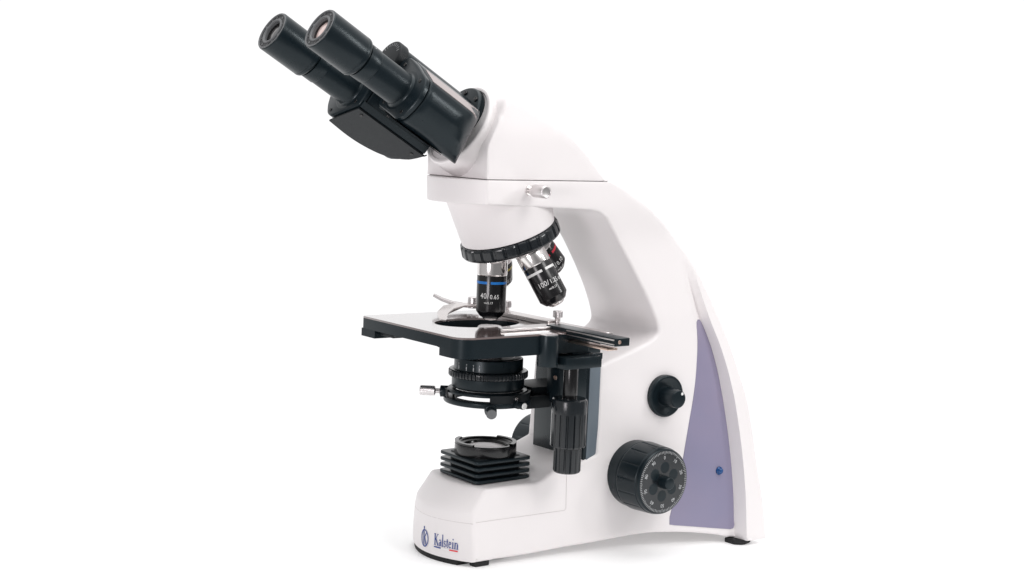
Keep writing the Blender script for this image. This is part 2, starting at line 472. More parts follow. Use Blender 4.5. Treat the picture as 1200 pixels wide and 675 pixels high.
# lavender side panel, a thin sheet lying in the recess
pp = []
for z in [153 - i * 4 for i in range(41)]:
    if z >= -12: pp.append(Vector((interp(PAN_L, z) + (1.2 if z < 150 else 2.2), z)))
pp += [Vector((148, -13.4)), Vector((152.1, -14.3)), Vector((172, -17.3)), Vector((195, -20.8)), Vector((209, -22.8)), Vector((212.4, -22.2)), Vector((213.6, -19.5))]
for z in [-16 + i * 4 for i in range(43)]:
    if z <= 150: pp.append(Vector((interp(PAN_R, z) - .5, z)))
pp += [Vector((190.4, 152.5)), Vector((188.2, 154.6)), Vector((185, 155))]
def sheet(loop, off, grid=6):
    n = len(loop); pts = list(loop)
    x = min(p.x for p in loop)
    while x < max(p.x for p in loop):
        z = min(p.y for p in loop)
        while z < max(p.y for p in loop):
            q = Vector((x, z))
            if inside2(q, loop) and all((q - f).length > 2.5 for f in loop): pts.append(q)
            z += grid
        x += grid
    v2, e2, f2 = delaunay_2d_cdt(pts, [(i, (i + 1) % n) for i in range(n)], [], 1, 1e-5)[:3]
    bm = bmesh.new()
    A = [bm.verts.new((p.x, -hside(p.x, p.y, True) - off, p.y)) for p in v2]
    C_ = [bm.verts.new((p.x, -hside(p.x, p.y, True) + 1.0, p.y)) for p in v2]
    cnt = {}
    for f in f2:
        bm.faces.new([A[i] for i in f]); bm.faces.new([C_[i] for i in reversed(f)])
        for a, b in zip(f, list(f[1:]) + [f[0]]): cnt[frozenset((a, b))] = cnt.get(frozenset((a, b)), 0) + 1
    for e, k in cnt.items():
        if k == 1:
            a, b = tuple(e); bm.faces.new((A[a], A[b], C_[b], C_[a]))
    return bm
panel = finish('side_panel', sheet(pp, 0.45), LAV, root)
hl = hside(201, 27, True) + .45
led = finish('indicator_light', L([(3.6, -0.5), (3.6, .5), (3.2, .9), (3.0, 1.0), (2.9, 1.6), (2.3, 2.6), (1.2, 3.2), (0.01, 3.4)], (201, -hl, 27), (0.05, -1, 0), seg=24), LED, root)

# feet
bm = plate([(bow(-37.0, y, 42), y) for y in range(-30, 41, 5)] + [(0, 40), (0, -30)], -28.7, -24.4, bev=.4)
finish('foot', bm, RUBBER, root)
bm = plate(rrect(-35.8, -21, -41, -32, 2.5), -28.9, -24.3, bev=.6); finish('foot', bm, RUBBER, root)
for s in (-1, 1):
    hh = hside(212, -30)
    bm = plate([(207, s * 68), (207.5, s * 79), (213.5, s * 83), (216.5, s * 83.2), (226, s * 80), (225, s * 66)], -34.6, -30.4, bev=.8)
    finish('foot', bm, RUBBER, root)

# printed logo on the bowed front
logo = bpy.data.objects.new('logo', None); COL.objects.link(logo); logo.parent = root
def wrap_front(bm, y0, z0, off=.12):
    for v in bm.verts:
        p = on_front(y0 - v.co.x, z0 + v.co.y, off); v.co = p
def serif_word():
    """Kalstein in narrow roman letters, drawn with thick and thin strokes, x-height 4.2"""
    bm = bmesh.new(); X = 4.6; Hc = 8.2; T = 1.0; t = .5
    def put(segs, x):
        strokes(bm, [((p[0] + x, p[1]), (q[0] + x, q[1]), *w) for p, q, *w in segs], T)
    def ser(cx, y, w=2.0): return ((cx - w / 2, y), (cx + w / 2, y), .45)
    put([((1.1, 0), (1.1, Hc), 1.15), ser(1.1, .2, 2.3), ser(1.1, Hc - .2, 2.3), ((1.4, 3.6), (4.6, Hc), .55), ((2.3, 4.6), (5.0, 0), 1.15), ser(4.5, Hc - .2, 1.8), ser(5.0, .2, 2.0)], 0)
    put([((2.5, .3), (2.5, 3.6), .95), ((2.5, .5), (3.1, .15), .5)] + arc_strokes(1.6, 3.4, .95, 1.1, 0, 170, 8, .6) + arc_strokes(1.5, 1.3, .9, 1.15, 60, 300, 10, .75) + [((1.5, 2.45), (2.5, 2.9), .55)], 5.8)
    put([((.9, 0), (.9, Hc + .4), 1.0), ser(.9, .2, 2.0), ((0, Hc + .2), (.9, Hc + .2), .4)], 9.4)
    put(arc_strokes(1.2, 3.4, .85, .95, 20, 250, 8, .6) + [((.7, 2.75), (1.9, 1.75), .9)] + arc_strokes(1.2, 1.15, .95, 1.0, -170, 60, 8, .6), 11.6)
    put([((.9, .8), (.9, 6.0), .95), ((0, 4.3), (2.0, 4.3), .5)] + arc_strokes(1.7, 1.0, .8, .85, 180, 300, 6, .6), 14.4)
    put(arc_strokes(1.5, 2.25, 1.15, 2.1, 20, 320, 14, .75) + [((.5, 2.55), (2.55, 2.9), .45)], 16.8)
    put([((.9, 0), (.9, X), .95), ser(.9, .2, 1.8), ((.1, X - .2), (.9, X - .2), .4), ((.9, 6.1), (.9, 7.1), 1.0)], 20.2)
    put([((.9, 0), (.9, X), .95), ser(.9, .2, 1.8), ((.1, X - .2), (.9, X - .2), .4), ((3.1, 0), (3.1, 3.4), .95), ser(3.1, .2, 1.8)] + arc_strokes(2.0, 3.3, 1.1, 1.15, 0, 150, 8, .6), 22.4)
    return bm
bm = serif_word()
for v in bm.verts: v.co.x *= 0.82; v.co.y *= 1.10
bmesh.ops.subdivide_edges(bm, edges=[e for e in bm.edges if e.calc_length() > 2], cuts=1)
wrap_front(bm, -10.4, -15.6)
finish('lettering', bm, LOGOB, logo, smooth=False)
bm = bmesh.new()
es = arc_strokes(0, 0, 4.6, 6.6, 0, 360, 32, 1.0)
es += [((-.9, -5.9), (-.9, 9.0), .9), ((-.9, -.4), (2.6, 5.0), .8), ((-.2, .6), (2.3, -5.4), 1.1), ((-1.6, 8.6), (-.2, 8.6), 1.6), ((-2.3, -5.2), (-2.3, 5.4), .5)]
strokes(bm, es, 1.0)
wrap_front(bm, 1.6, -13.2)
finish('emblem', bm, LOGOB, logo, smooth=False)
for y0, y1, m_ in ((-10.4, -17.3, LOGOB), (-17.7, -24.6, LOGOW), (-25.0, -31.8, LOGOR)):
    bm = bmesh.new(); n = 6
    for i in range(n):
        a = (y0 - (y0 - y0)) + (y1 - y0) * i / n; b = y0 + (y1 - y0) * (i + 1) / n
        bm.faces.new([bm.verts.new(on_front(y, z, .12)) for y, z in ((a, -17.6), (b, -17.6), (b, -16.6), (a, -16.6))])
    finish('stripe', bm, m_, logo, smooth=False)

# ---- head above the dark joint
HEADP = [((-37.6, 270.6), .6), ((-38.5, 295), 3), ((-20.8, 330), 4), ((-14, 334.5), 3), ((-1, 330), 6), ((18, 320), 8), ((35, 311.5), 8), ((52.5, 298.5), 8), ((64.5, 287.2), 8), ((82, 270.6), .6)]
hout = chaikin([p for p, r in HEADP], [r for p, r in HEADP])
def head_round(x, z):
    if z < 273: return .6
    if x > 10 or z > 318: return 4
    return 1.5
head = finish('head', side_solid(hout, lambda x, z: 41 - 3 * sm((z - 300) / 40), head_round, ny=8), WHITE, root, angle=38)
bm = plate([(-36, -39.8), (-36, 39.8), (81.3, 39.8), (81.3, -39.8)], 269.2, 271.4, bev=0)
finish('joint', bm, DARKSEAM, head)

# ---- binocular: axis 30 degrees up to the front
AX = Vector((-.866, 0, .5)); NX = Vector((.5, 0, .866)); O0 = Vector((-181.2, 0, 373.1))
def bp(u, y, n): return O0 - AX * u + NX * n + Vector((0, y, 0))
MB_ = frame(AX, (0, 1, 0))
HC = 17.6
collar = finish('mounting_collar', L(rnd([(26, -16), (34.5, -16), (34.5, 4.5), (33.6, 6), (31, 6), (30.5, 4), (20, 4)], .8), bp(161, 0, HC), AX, seg=96), WHITE, head)
dove = finish('dovetail_ring', L(rnd([(8, -2), (21.5, -2), (21.5, 2.5), (23.0, 4), (23.0, 9.0), (22.0, 10.3), (8, 10.3)], .5), bp(161, 1, HC + 8), AX, seg=96), BLACK, head)
for y, n in ((-14, 20.0), (4, 25.5)):
    screw('screw', bp(150.9, y, HC + n), AX, 2.0, dove, BLACKG, 1.2)

SEC = [(13, -13.2), (24, -16.9), (35, -20.6), (46, -24.3), (54, -21.5), (60, -14), (63.8, -5), (63.2, 3), (60, 10.5), (49, 16.75), (38, 23), (24, 29), (15, 28), (10, 22), (9, 4)]
def ymax(u):
    if u < 108: return 64.0
    t = min(1, (u - 108) / 41.6); return 13.5 + 50.5 * math.sqrt(max(0, 1 - t ** 2.3))
def nbot(y): return -13.2 - .3364 * (y - 13)
def ntop(y): return 29 - 6 * (y - 24) / 14 if y < 38 else 23 - 12.5 * (y - 38) / 22
def section(s, u, inset=0.0):
    cx, cy = 37, 1; out = []
    for y, n in SEC:
        k = 1 - inset / math.hypot(y - cx, n - cy)
        yy, nn = cx + (y - cx) * k, cy + (n - cy) * k
        if yy > ymax(u): yy = ymax(u); nn = min(max(nn, nbot(yy) + inset), ntop(yy) - inset)
        out.append((s * yy, nn))
    return out
def round_section(P, c=2.2):
    out = []
    for i in range(len(P)):
        p, q, r = Vector(P[i - 1]), Vector(P[i]), Vector(P[(i + 1) % len(P)])
        a = q + (p - q).normalized() * min(c, (p - q).length * .4); b = q + (r - q).normalized() * min(c, (r - q).length * .4)
        out += [a, (a + b) / 4 + q / 2, b]
    return out
def loft(rings):
    bm = bmesh.new(); prev = None
    for R_ in rings:
        cur = [bm.verts.new(p) for p in R_]
        if prev:
            for i in range(len(cur)): bm.faces.new((prev[i], prev[(i + 1) % len(cur)], cur[(i + 1) % len(cur)], cur[i]))
        else: bm.faces.new(cur)
        prev = cur
    bm.faces.new(prev[::-1])
    return bm
for s in (-1, 1):
    us = [84, 84.6, 86] + [90 + 5 * i for i in range(5)] + [112 + 2.5 * i for i in range(15)] + [148.6, 149.3]
    ins = lambda u: 1.2 if u == 84 else (.4 if u == 84.6 else (1.0 if u > 149 else 0))
    hs = finish('prism_housing', loft([[bp(u, p.x, p.y) for p in round_section(section(s, u, ins(u)))] for u in us]), BLACK, root, angle=30)
    cap = finish('front_plate', loft([[bp(u, p.x, p.y) for p in round_section(section(s, 80, i))] for u, i in ((79, 2.0), (79.3, 1.4), (80, .9), (82.8, .9), (82.8, 2.6), (84.3, 2.6))]), BLACK, hs, angle=30)
    for y, n in ((50, -18), (22, 22), (53, 8), (20, -10)):
        screw('screw', bp(79, s * y, n), AX, 1.5, cap, BLACKG, .5)
    def strip(name, e0, e1, off, m_, ua, ub):
        b_ = bmesh.new(); d2 = Vector((e1[1] - e0[1], -(e1[0] - e0[0]))).normalized()
        if d2.dot(Vector(e0) - Vector((37, 1))) < 0: d2 = -d2
        us_ = [ua + (ub - ua) * k / 24 for k in range(25)]; R2 = []
        for u in us_:
            row = []
            for (y, n), o_ in ((e0, off), (e1, off), (e1, -.5), (e0, -.5)):
                yy = min(y, ymax(u) - .6); row.append(bp(u, s * (yy + d2.x * o_), n + d2.y * o_))
            R2.append(row)
        return finish(name, loft(R2), m_, hs)
    strip('top_sheen', (58.5, 11.4), (39.5, 22.1), .35, TOPB, 86, 141)  # sheet added along the upper facet to carry its painted reflection
    strip('edge_strip', (13.4, -13.3), (11.5, -8.5), .25, BLACK, 81, 148.5 if s > 0 else 128)
    # flat cover under the housing
    PLATE = [(-150.5, 16), (-149.5, 23), (-148, 27.5), (-144, 34.5), (-138, 40.5), (-130, 45.2), (-115, 48.8), (-100, 49.6), (-81, 47.6)]
    PLATE = smooth_tab(PLATE)
    def under(u, y, e):
        ye = 14 + (min(ymax(u) - 2.2, interp(PLATE[::-1], -u)) - 14) * (y - 14) / 31.5
        return bp(u, s * ye, -13.6 - .335 * (ye - 12.8) - e)
    bm = bmesh.new(); ru = [81 + 4 * i for i in range(8)] + [112 + 2.5 * i for i in range(14 if s > 0 else 7)] + ([145.5 + .5 * i for i in range(10)] if s > 0 else [])
    rows = []
    for e in (.0, 1.2 if s > 0 else .35):
        rows.append([[bm.verts.new(under(u, y, e)) for y in (14, 22, 30, 38, 45.5)] for u in ru])
    for A in rows:
        for a, b in zip(A, A[1:]):
            for i in range(4): bm.faces.new((a[i], a[i + 1], b[i + 1], b[i]))
    T0, T1 = rows
    for i in range(len(ru) - 1):
        for k in (0, 4): bm.faces.new((T0[i][k], T0[i + 1][k], T1[i + 1][k], T1[i][k]))
    for r_ in (0, -1):
        for k in range(4): bm.faces.new((T0[r_][k], T0[r_][k + 1], T1[r_][k + 1], T1[r_][k]))
    uc = finish('cover_plate', bm, BLACKM, hs, angle=30)
    nd = (-NX + Vector((0, -s * .33, 0))).normalized()
    for u, y in ((88, 18.5), (142.5, 20.5))[:2 if s > 0 else 1]:
        screw('screw', bp(u, s * y, -13.6 - .335 * (y - 12.8) - 1.2), nd, 1.5, uc, BLACKG, .5)
    c0 = Vector((0, s * 34.8, 0))
    # eyepiece tube
    tb = finish('eyepiece_tube', L(rnd([(10, -2), (17.6, -2), (17.6, .5), (16.6, 1.2), (14.2, 1.2), (13.1, 3.0), (13.1, 33), (12, 33)], .5), bp(80, 0, 0) + c0, AX, seg=64), BLACK, hs)
    # eyepiece
    ep = finish('eyepiece', L(rnd([(12.9, -48.5), (13.6, -48), (13.6, -38.4), (12.2, -38.1), (12.2, -36.9), (15.0, -36.5), (15.55, -35.2), (15.55, -33.2), (15.4, -33.0), (15.4, -32.6), (15.55, -32.4), (15.6, -1.0), (15.2, -.2), (14.4, 0), (14.2, -.6), (13.9, -1.4), (8.9, -1.4), (8.6, -8)], .25), bp(0, 0, 0) + c0, AX, seg=72), BLACK, root)
    er = finish('eye_ring', L(rnd([(15.1, -1.2), (15.1, .05), (14.5, .3), (13.9, .1), (13.7, -.9), (10.7, -.9), (10.5, .0), (9.9, .3), (8.9, .1), (8.5, -.8), (8.3, -3.6)], .15), bp(0, 0, 0) + c0, AX, seg=64, cap=False), EYERING, ep)
    finish('ring_channel', L([(13.75, -.75), (10.65, -.75)], bp(0, 0, 0) + c0, AX, seg=64, cap=False), EYECH, er)
    for a in (16, 48, 72, 112, 150, 196, 228, 252, 292, 330):
        ra = math.radians(a); y, n = 12.2 * math.cos(ra), 12.2 * math.sin(ra)
        finish('eye_ring_stud', L([(.01, .3), (.9, .3), (1.1, -.2)], bp(0, y, n) + c0 + AX * -.7, AX, seg=12), EYERING if a % 3 else BLACKG, er)
    bm = L([(8.35, -2.6), (8.2, -6.0), (7.4, -6.2)], bp(0, 0, 0) + c0, AX, seg=48, cap=False); finish('lens_seat', bm, BLACKG, ep)
    bm = L([(8.2, -4.2), (7, -3.4), (5, -2.7), (3, -2.3), (.01, -2.2)], bp(0, 0, 0) + c0, AX, seg=48, cap=False)
    finish('lens', bm, PINKGLARE if s < 0 else GLASS, ep)
    finish('index_dot', L([(.01, .2), (.5, .2), (.5, -.3)], bp(41, 0, 0) + c0 + (NX * .75 + Vector((0, -.66, 0))).normalized() * 13.6, (NX * .75 + Vector((0, -.66, 0))), seg=12), INKG, ep)
# hinge between the two housings, with the eye-distance dial on its front
hg = finish('hinge', L(rnd([(4, -70), (12.2, -70), (12.2, -3), (11, -1), (4, -1)], .6), bp(80, 0, 26.5), AX, seg=48), BLACK, root)
dl = finish('eye_distance_dial', L(rnd([(4, -3), (14, -3), (14, 4.2), (13, 5.2), (.01, 5.2)], .6), bp(80, 0, 26.5), AX, seg=48, ridge=None), BLACKM, hg)
bm = bmesh.new()
for i in range(9):
    a = math.radians(35 + 14 * i); 
    p = lambda r, da: bp(74.7, r * math.cos(a + da), 26.5 + r * math.sin(a + da))
    bm.faces.new([bm.verts.new(q) for q in (p(9.2, -.02), p(12.0, -.016), p(12.0, .016), p(9.2, .02))])
finish('scale_marks', bm, INKG, hg, smooth=False)

# silver retaining screw below the joint
ts = finish('retaining_screw', L(rnd([(2.2, -3), (2.2, 4.5), (3.4, 5.0), (4.9, 7.5), (4.9, 21.5), (4.3, 22.3), (3.9, 22.3), (3.7, 21.8), (.01, 21.8)], .25), (2, -40.8, 262.6), (0, -1, 0), seg=60, ridge=flutes(30, .16, .5, rings=range(11, 15))), ALU, root)
finish('screw_collar', L(rnd([(2.3, -1), (3.9, -1), (3.9, 1.6), (2.3, 2.2)], .3), (2, -40.8, 262.6), (0, -1, 0), seg=32), CHROME, ts)

# ---- nosepiece
TAU = math.radians(22.0)
ND = Vector((math.sin(TAU), 0, -math.cos(TAU))); NC = Vector((14.1, 0, 227.8))
NE = Vector((math.cos(TAU), 0, math.sin(TAU)))
rings = []
for k, t in enumerate((0, .02, .25, .5, .75, .95, 1.0)):
    R_ = []
    for i in range(72):
        a = 2 * PI * i / 72
        top_ = Vector((4 + 43 * math.cos(a), 40.3 * math.sin(a), 251.5))
        bot_ = NC - ND * .6 + NE * (38.2 * math.cos(a)) + Vector((0, 38.2 * math.sin(a), 0))
        R_.append(top_.lerp(bot_, t))
    rings.append(R_)
finish('nosepiece_mount', loft(rings), WHITE, root)
def nosering(k, a):
    if k not in (4, 5, 6, 7, 8, 9, 10): return 0
    t = (a / (2 * PI) * 26) % 1.0
    return -1.3 if t < .22 else (0.0 if t > .30 else -.6)
nose = finish('nosepiece', L(rnd([(8, 0), (38.6, 0), (39.6, .6), (40.2, 2.0), (40.8, 8.6), (40.0, 10.2), (34, 10.6), (8, 10.6)], .4), NC, ND, seg=312, ridge=nosering), DIALB, root, angle=28)
finish('turret_plate', L(rnd([(6, 9), (33.5, 9), (33.5, 12.2), (31, 13.6), (18, 15.5), (.01, 16)], .5), NC, ND, seg=64), ALU, nose)

# ---- objectives
APEX = Vector((0, 0, 262.8))
camdir = Vector((-.598, -.794, 0))
def objective(phi, label, band, t1, t2, length, tip_r, toff, base=51.0):
    v = Matrix.Rotation(math.radians(phi), 3, ND) @ Vector((0, 0, -1))
    z = -v
    cd = (Vector((-707.7, -966, 310)) - (APEX + v * 80)).normalized()
    x = (cd - z * cd.dot(z)).normalized(); y = z.cross(x)
    x, y = x * math.cos(toff) + y * math.sin(toff), y * math.cos(toff) - x * math.sin(toff)
    M = Matrix(((x.x, y.x, z.x), (x.y, y.y, z.y), (x.z, y.z, z.z)))
    e = length
    bl = base + 18.4                              # where silver collar meets black barrel
    barrel = finish('objective', L(rnd([(6, -bl + .5), (11.8, -bl), (11.8, -e + 7.5), (8.6, -e + 3.2), (7.4, -e + 2.6), (6.6, -e + 2.5)], .4), APEX, seg=64, M=M), BLACKG, root)
    finish('collar', L(rnd([(9.5, -base + 4), (11.4, -base), (12.05, -base - .8), (12.05, -base - 7.2), (11.8, -base - 7.5), (11.8, -base - 8.1), (12.05, -base - 8.4), (12.05, -bl + .6), (11.7, -bl - .1)], .2), APEX, seg=64, M=M, ridge=lambda k, a: 0), CHROME, barrel)
    finish('front_lens', L(rnd([(7.0, -e + 3.2), (6.6, -e + 1.9), (4.8, -e + .5), (3.2, -e), (2.6, -e + .3), (.01, -e + .5)], .2), APEX, seg=40, M=M), CHROME, barrel)
    zb = -bl - 5.6
    bm = bmesh.new()
    lathe(bm, [(11.7, zb + 1.0), (11.9, zb + 1.0), (11.9, zb - 1.0), (11.7, zb - 1.0)], APEX, seg=80, M=M, cap=False, a0=math.radians(7), a1=math.radians(353))
    finish('colour_ring', bm, band, barrel)
    def wrap(bm, zt):
        for w_ in bm.verts:
            a = w_.co.x / 11.9; w_.co = APEX + M @ Vector((11.9 * math.cos(a), 11.9 * math.sin(a), zt + w_.co.y))
    bm = bmesh.new(); xo = 0
    for s, size, dy in t1:
        b2 = text_mesh(s, size * 1.1, cond=.86, bold=.02, spacing=1.08); w_ = width(b2); 
        for q in b2.verts: q.co.x += xo; q.co.y += dy
        xo += w_ + .5 + size * .05; merge(bm, b2)
    bmesh.ops.subdivide_edges(bm, edges=[q for q in bm.edges if q.calc_length() > 1.5], cuts=1)
    for q in bm.verts: q.co.x -= xo * .44
    wrap(bm, zb - 12.4); finish('lettering', bm, INKW, barrel, smooth=False)
    b2 = text_mesh(t2, 2.5, cond=.95, bold=.02, spacing=1.05); w_ = width(b2)
    for q in b2.verts: q.co.x -= w_ / 2
    wrap(b2, zb - 16.6); finish('lettering', b2, INKW, barrel, smooth=False)
    barrel['label'] = label
    return barrel
objective(0, 'black objective with blue ring', BLUE, (('40/', 5.8, 0), ('0.65', 4.4, 0)), '\u221e/0.17', 105.5, 5, -.18)
objective(-90, 'black objective with white ring', INKW, (('100/', 5.4, 0), ('1.25 oil', 4.4, 0)), '\u221e/0.17', 105.0, 4, .28)
objective(180, 'short black objective with red ring', RED, (('4/', 5.4, 0), ('0.10', 4.4, 0)), '\u221e/0.17', 95.0, 7, .38, 48.0)
objective(90, 'black objective with yellow ring', YELLOW, (('10/', 5.4, 0), ('0.25', 4.4, 0)), '\u221e/0.17', 97.0, 6, .55)

# ---- stage
ST = 155.6
def stage_loop(e=0.0):
    a, b, c = rrect(-76.6 - e, 47, -69.5 - e, 69.5 + e, 3.0), rrect(-76.6 - e, 47, -69.5 - e, 69.5 + e, 14 + e), 0
    return a[0:14] + b[14:21] + a[21:]
stage = finish('stage', plate(stage_loop(), ST - 1.6, ST, holes=[ell(-12, 1, 37, 26)], bev=.4, only=ST), STAGEB, root, angle=30)
finish('stage_plate', plate(stage_loop(), ST - 9.8, ST - 1.5, holes=[ell(-12, 1, 36.6, 25.6)], bev=0), BLACK, stage, angle=30)
# thick side rails of the stage
near_rail = [(-76.61, -41.8)] + [(x, y) for x, y in stage_loop(.01) if y < -50] + [(47, -41.8)]
finish('side_rail', plate(near_rail, ST - 16.0, ST - 9.7, bev=.5, only=ST - 16.0), BLACK, stage)
finish('side_rail', plate([(-76.61, 49.5), (47, 49.5), (47, 69.51), (-76.61, 69.51)], ST - 16.0, ST - 9.7, bev=.5, only=ST - 16.0), BLACK, stage)
finish('stage_underside_block', B(-30, 45, -36, 30, 133, ST - 10.2), BLACK, stage)
bm = bmesh.new(); box(bm, -73, -66, 28, 47, ST - 13.2, ST - 9.8, .5); box(bm, -74, -68, 18, 26, ST - 11.5, ST - 9.8, .4)
finish('underside_bracket', bm, BLACKM, stage)
# boss with bright top on the near wall
bs = finish('shaft_boss', L(rnd([(4, 130.5), (8.0, 130.5), (8.0, 154), (7.4, 154.6), (.01, 154.6)], .3), (4.4, -69.6, 0), (0, 0, 1), seg=40), BLACK, stage)
finish('boss_cap', L([(7.2, 154.4), (7.2, 154.9), (.01, 155.0)], (4.4, -69.6, 0), (0, 0, 1), seg=40), ALU, bs)
# slide holder
PZ = ST + .3
holder = finish('slide_holder', plate([(-26, -50.5), (47.5, -50.5), (47.5, 62), (33, 62), (33, -33), (6, -35), (-14, -42), (-25, -48)], PZ, PZ + 1.6, bev=.35), STEEL, root)
bm = plate([(32.2, -33), (33.1, -33), (33.1, 58), (32.2, 58)], PZ + .1, PZ + 3.0, bev=.1); box(bm, 33, 46, -30, 58, PZ + 1.5, PZ + 3.0, .4)
finish('holder_bar', bm, STEEL, holder)
for y in (35, -33):
    sw = finish('clamp_screw', L(rnd([(2.2, 0), (2.2, 3.6), (3.9, 3.9), (3.9, 8.6), (3.4, 9.2), (.01, 9.2)], .2), (42, y, PZ + 2.0), (0, 0, 1), seg=48, ridge=flutes(16, .35, .4, rings=range(6, 13))), ALU, holder)
# curved finger with its pivot and lever
cu_o = [(30, 70), (12, 66), (-8, 55), (-24, 40), (-34, 24), (-38, 14), (-36, 10), (-32, 13)]
cu_i = [(-28, 20), (-20, 30), (-8, 40), (8, 47), (24, 52), (34, 56)]
bm = plate(cu_o + cu_i, 0, 1.5, bev=.3)
for v in bm.verts:
    d_ = math.hypot(v.co.x - 28, v.co.y - 62); v.co.z += PZ + .4 + 5.5 * sm(1 - abs(d_ - 26) / 60)
finish('finger', bm, STEEL, holder)
finish('finger_pivot', L(rnd([(5.2, 0), (5.2, 3.0), (4.7, 3.2), (4.7, 8.6), (4.1, 9.3), (.01, 9.3)], .3), (27, 62, PZ + 2.6), (0, 0, 1), seg=40), ALU, holder)
bm = bmesh.new(); tube(bm, [(27, 62, PZ + 4.2), (22, 70, PZ + 4.4), (16, 77, PZ + 5.4), (10, 84, PZ + 8.0), (6, 90, PZ + 11.0)], [2.0, 2.0, 1.9, 1.7, 1.5], 10)
finish('finger_lever', bm, ALUD, holder)
# sideways guide rail
gr = finish('guide_rail', B(22, 36, -127, -44, 152.3, 158.4, .5), BLACK, root)
bm = bmesh.new(); box(bm, 21.2, 22.4, -126, -70, 156.6, 157.5, .1); box(bm, 21.2, 22.4, -126, -70, 153.4, 154.2, .1)
finish('rail_edge', bm, STEEL, gr)
finish('rack_strip', B(24, 34, -116, -64, 147.6, 149.4, .3), COPPER, gr)
finish('rail_top_plate', B(36.2, 46, -96, -44, 155.9, 157.9, .4), STEEL, gr)
screw('screw', (26, -127, 155.5), (0, -1, 0), 1.5, gr, COPPER, .5)
# bracket that carries the drive knobs
br = finish('drive_bracket', B(14, 50, -80, -52, 128.2, 137.2, .6), BLACK, root)
bm = bmesh.new(); box(bm, 30, 58, -68, -30, 137.5, 148.5, .6); box(bm, 48, 66, -62, -30, 131, 136, .5)
finish('bracket_block', bm, BLACK, br)
KX, KY = 31.0, -66.0
sd = finish('drive_shaft', L(rnd([(4, 128), (5.7, 128), (5.7, 100), (4, 100)], .3), (KX, KY, 0), (0, 0, 1), seg=40), BLACKG, root)
def fl(n, d, rr): return flutes(n, d, .16, rings=rr)
kb = finish('drive_knob', L([(5, 103.2), (12.4, 103.2), (13.5, 102.4), (13.9, 101.2), (13.9, 91.6), (13.9, 91.2), (13.9, 66.2), (13.2, 65.2), (9, 65.0)], (KX, KY, 0), (0, 0, 1), seg=128, ridge=flutes(16, 1.0, .2, rings=(5, 6, 7))), DIALB, root, angle=25)
kb2 = finish('drive_knob', L([(9, 65.6), (10.4, 65.3), (10.8, 64.6), (10.8, 46.4), (10.2, 45.2), (9.2, 44.6), (.01, 44.6)], (KX, KY, 0), (0, 0, 1), seg=112, ridge=flutes(14, .9, .22, rings=(2, 3))), DIALB, root, angle=25)

# ---- focusing slide on the column
sl = finish('focusing_slide', B(66, 79.2, -43.6, 23, 31, 136, .5), BLACK, root)
finish('slide_edge', B(68.5, 79.6, -44.4, -43.4, 46, 129, .2), GREYB, sl)
bm = bmesh.new(); box(bm, 44, 66, -44, -20, 92, 132, .6); box(bm, 36, 46, -46.5, -34, 96, 128, .5)
ca = finish('condenser_carrier', bm, BLACK, sl)
screw('screw', (36, -41, 115), (-1, -.15, 0), 2.0, ca, COPPER, .5); screw('screw', (42, -46.5, 109), (-.2, -1, 0), 2.0, ca, COPPER, .5)
bm = bmesh.new(); box(bm, 30, 66, -20, 14, 90, 104, .8); box(bm, 20, 45, -26, -12, 88, 98, .8)
finish('carrier_arm', bm, BLACKM, sl)
finish('column_slot', plate([(40, 20), (62, 23), (66, -4), (54, -14)], 31.4, 32.4, bev=.1), GREYB, sl)

# ---- condenser
cd_ = finish('condenser', L(rnd([(.01, 128.6), (24, 128.6), (27.5, 127.6), (27.5, 118.6), (29.0, 118.4), (29, 104.4), (27, 103), (21, 103), (19, 100.2), (16, 98.8), (.01, 98.8)], .5), seg=96), BLACK, root)
finish('knurled_ring', L(rnd([(28, 118.4), (31.0, 118.2), (31.8, 117.2), (31.8, 113.4), (31.0, 112.4), (28, 112.2)], .3), seg=360, ridge=flutes(60, 1.0, .45, rings=range(3, 13))), DIALB, cd_, angle=25)
finish('top_lens_mount', L(rnd([(10.5, 128), (10.5, 150), (9.8, 152.0), (8.4, 153.0), (7.5, 152.6), (.01, 153)], .4), seg=56), FROST, cd_)
finish('scale_face', L([(20, 128.7), (26.8, 127.95)], seg=80, cap=False), ALU, cd_)
bm = bmesh.new(); Mz = Matrix.Identity(3)
for a in (165, 176, 195, 208.5, 219):
    lathe(bm, [(27.6, 119.3), (27.6, 122.2)], M=Mz, seg=2, cap=False, a0=math.radians(a - .8), a1=math.radians(a + .8))
    b2 = text_mesh('7', 2.6); 
    for v in b2.verts:
        t = math.radians(a) + (v.co.x - .7) / 27.6; v.co = Vector((27.62 * math.cos(t), 27.62 * math.sin(t), 122.6 + v.co.y))
    merge(bm, b2)
finish('aperture_marks', bm, INKG, cd_, smooth=False)
ch = finish('condenser_holder', L(rnd([(27, 102.8), (31.5, 102.8), (33, 101.8), (33, 100), (30, 99.4), (27, 99.4), (27, 102.8)], .3), seg=96, cap=False), BLACK, root)
bm = L(rnd([(27, 96.2), (34.4, 96.2), (35.1, 95.4), (35.1, 92.6), (34.4, 91.8), (27, 91.8), (27, 96.2)], .3), seg=96, cap=False)
finish('filter_ring', bm, BLACK, ch)
bm = bmesh.new()
lathe(bm, [(27, 91.9), (34.6, 91.9), (34.6, 102), (27, 102), (27, 91.9)], seg=30, cap=False, M=Mz, a0=math.radians(238), a1=math.radians(395))
lathe(bm, [(28, 94), (34.2, 94), (34.2, 102), (28, 102), (28, 94)], seg=6, cap=False, M=Mz, a0=math.radians(136), a1=math.radians(166))
finish('holder_bridge', bm, BLACKM, ch)
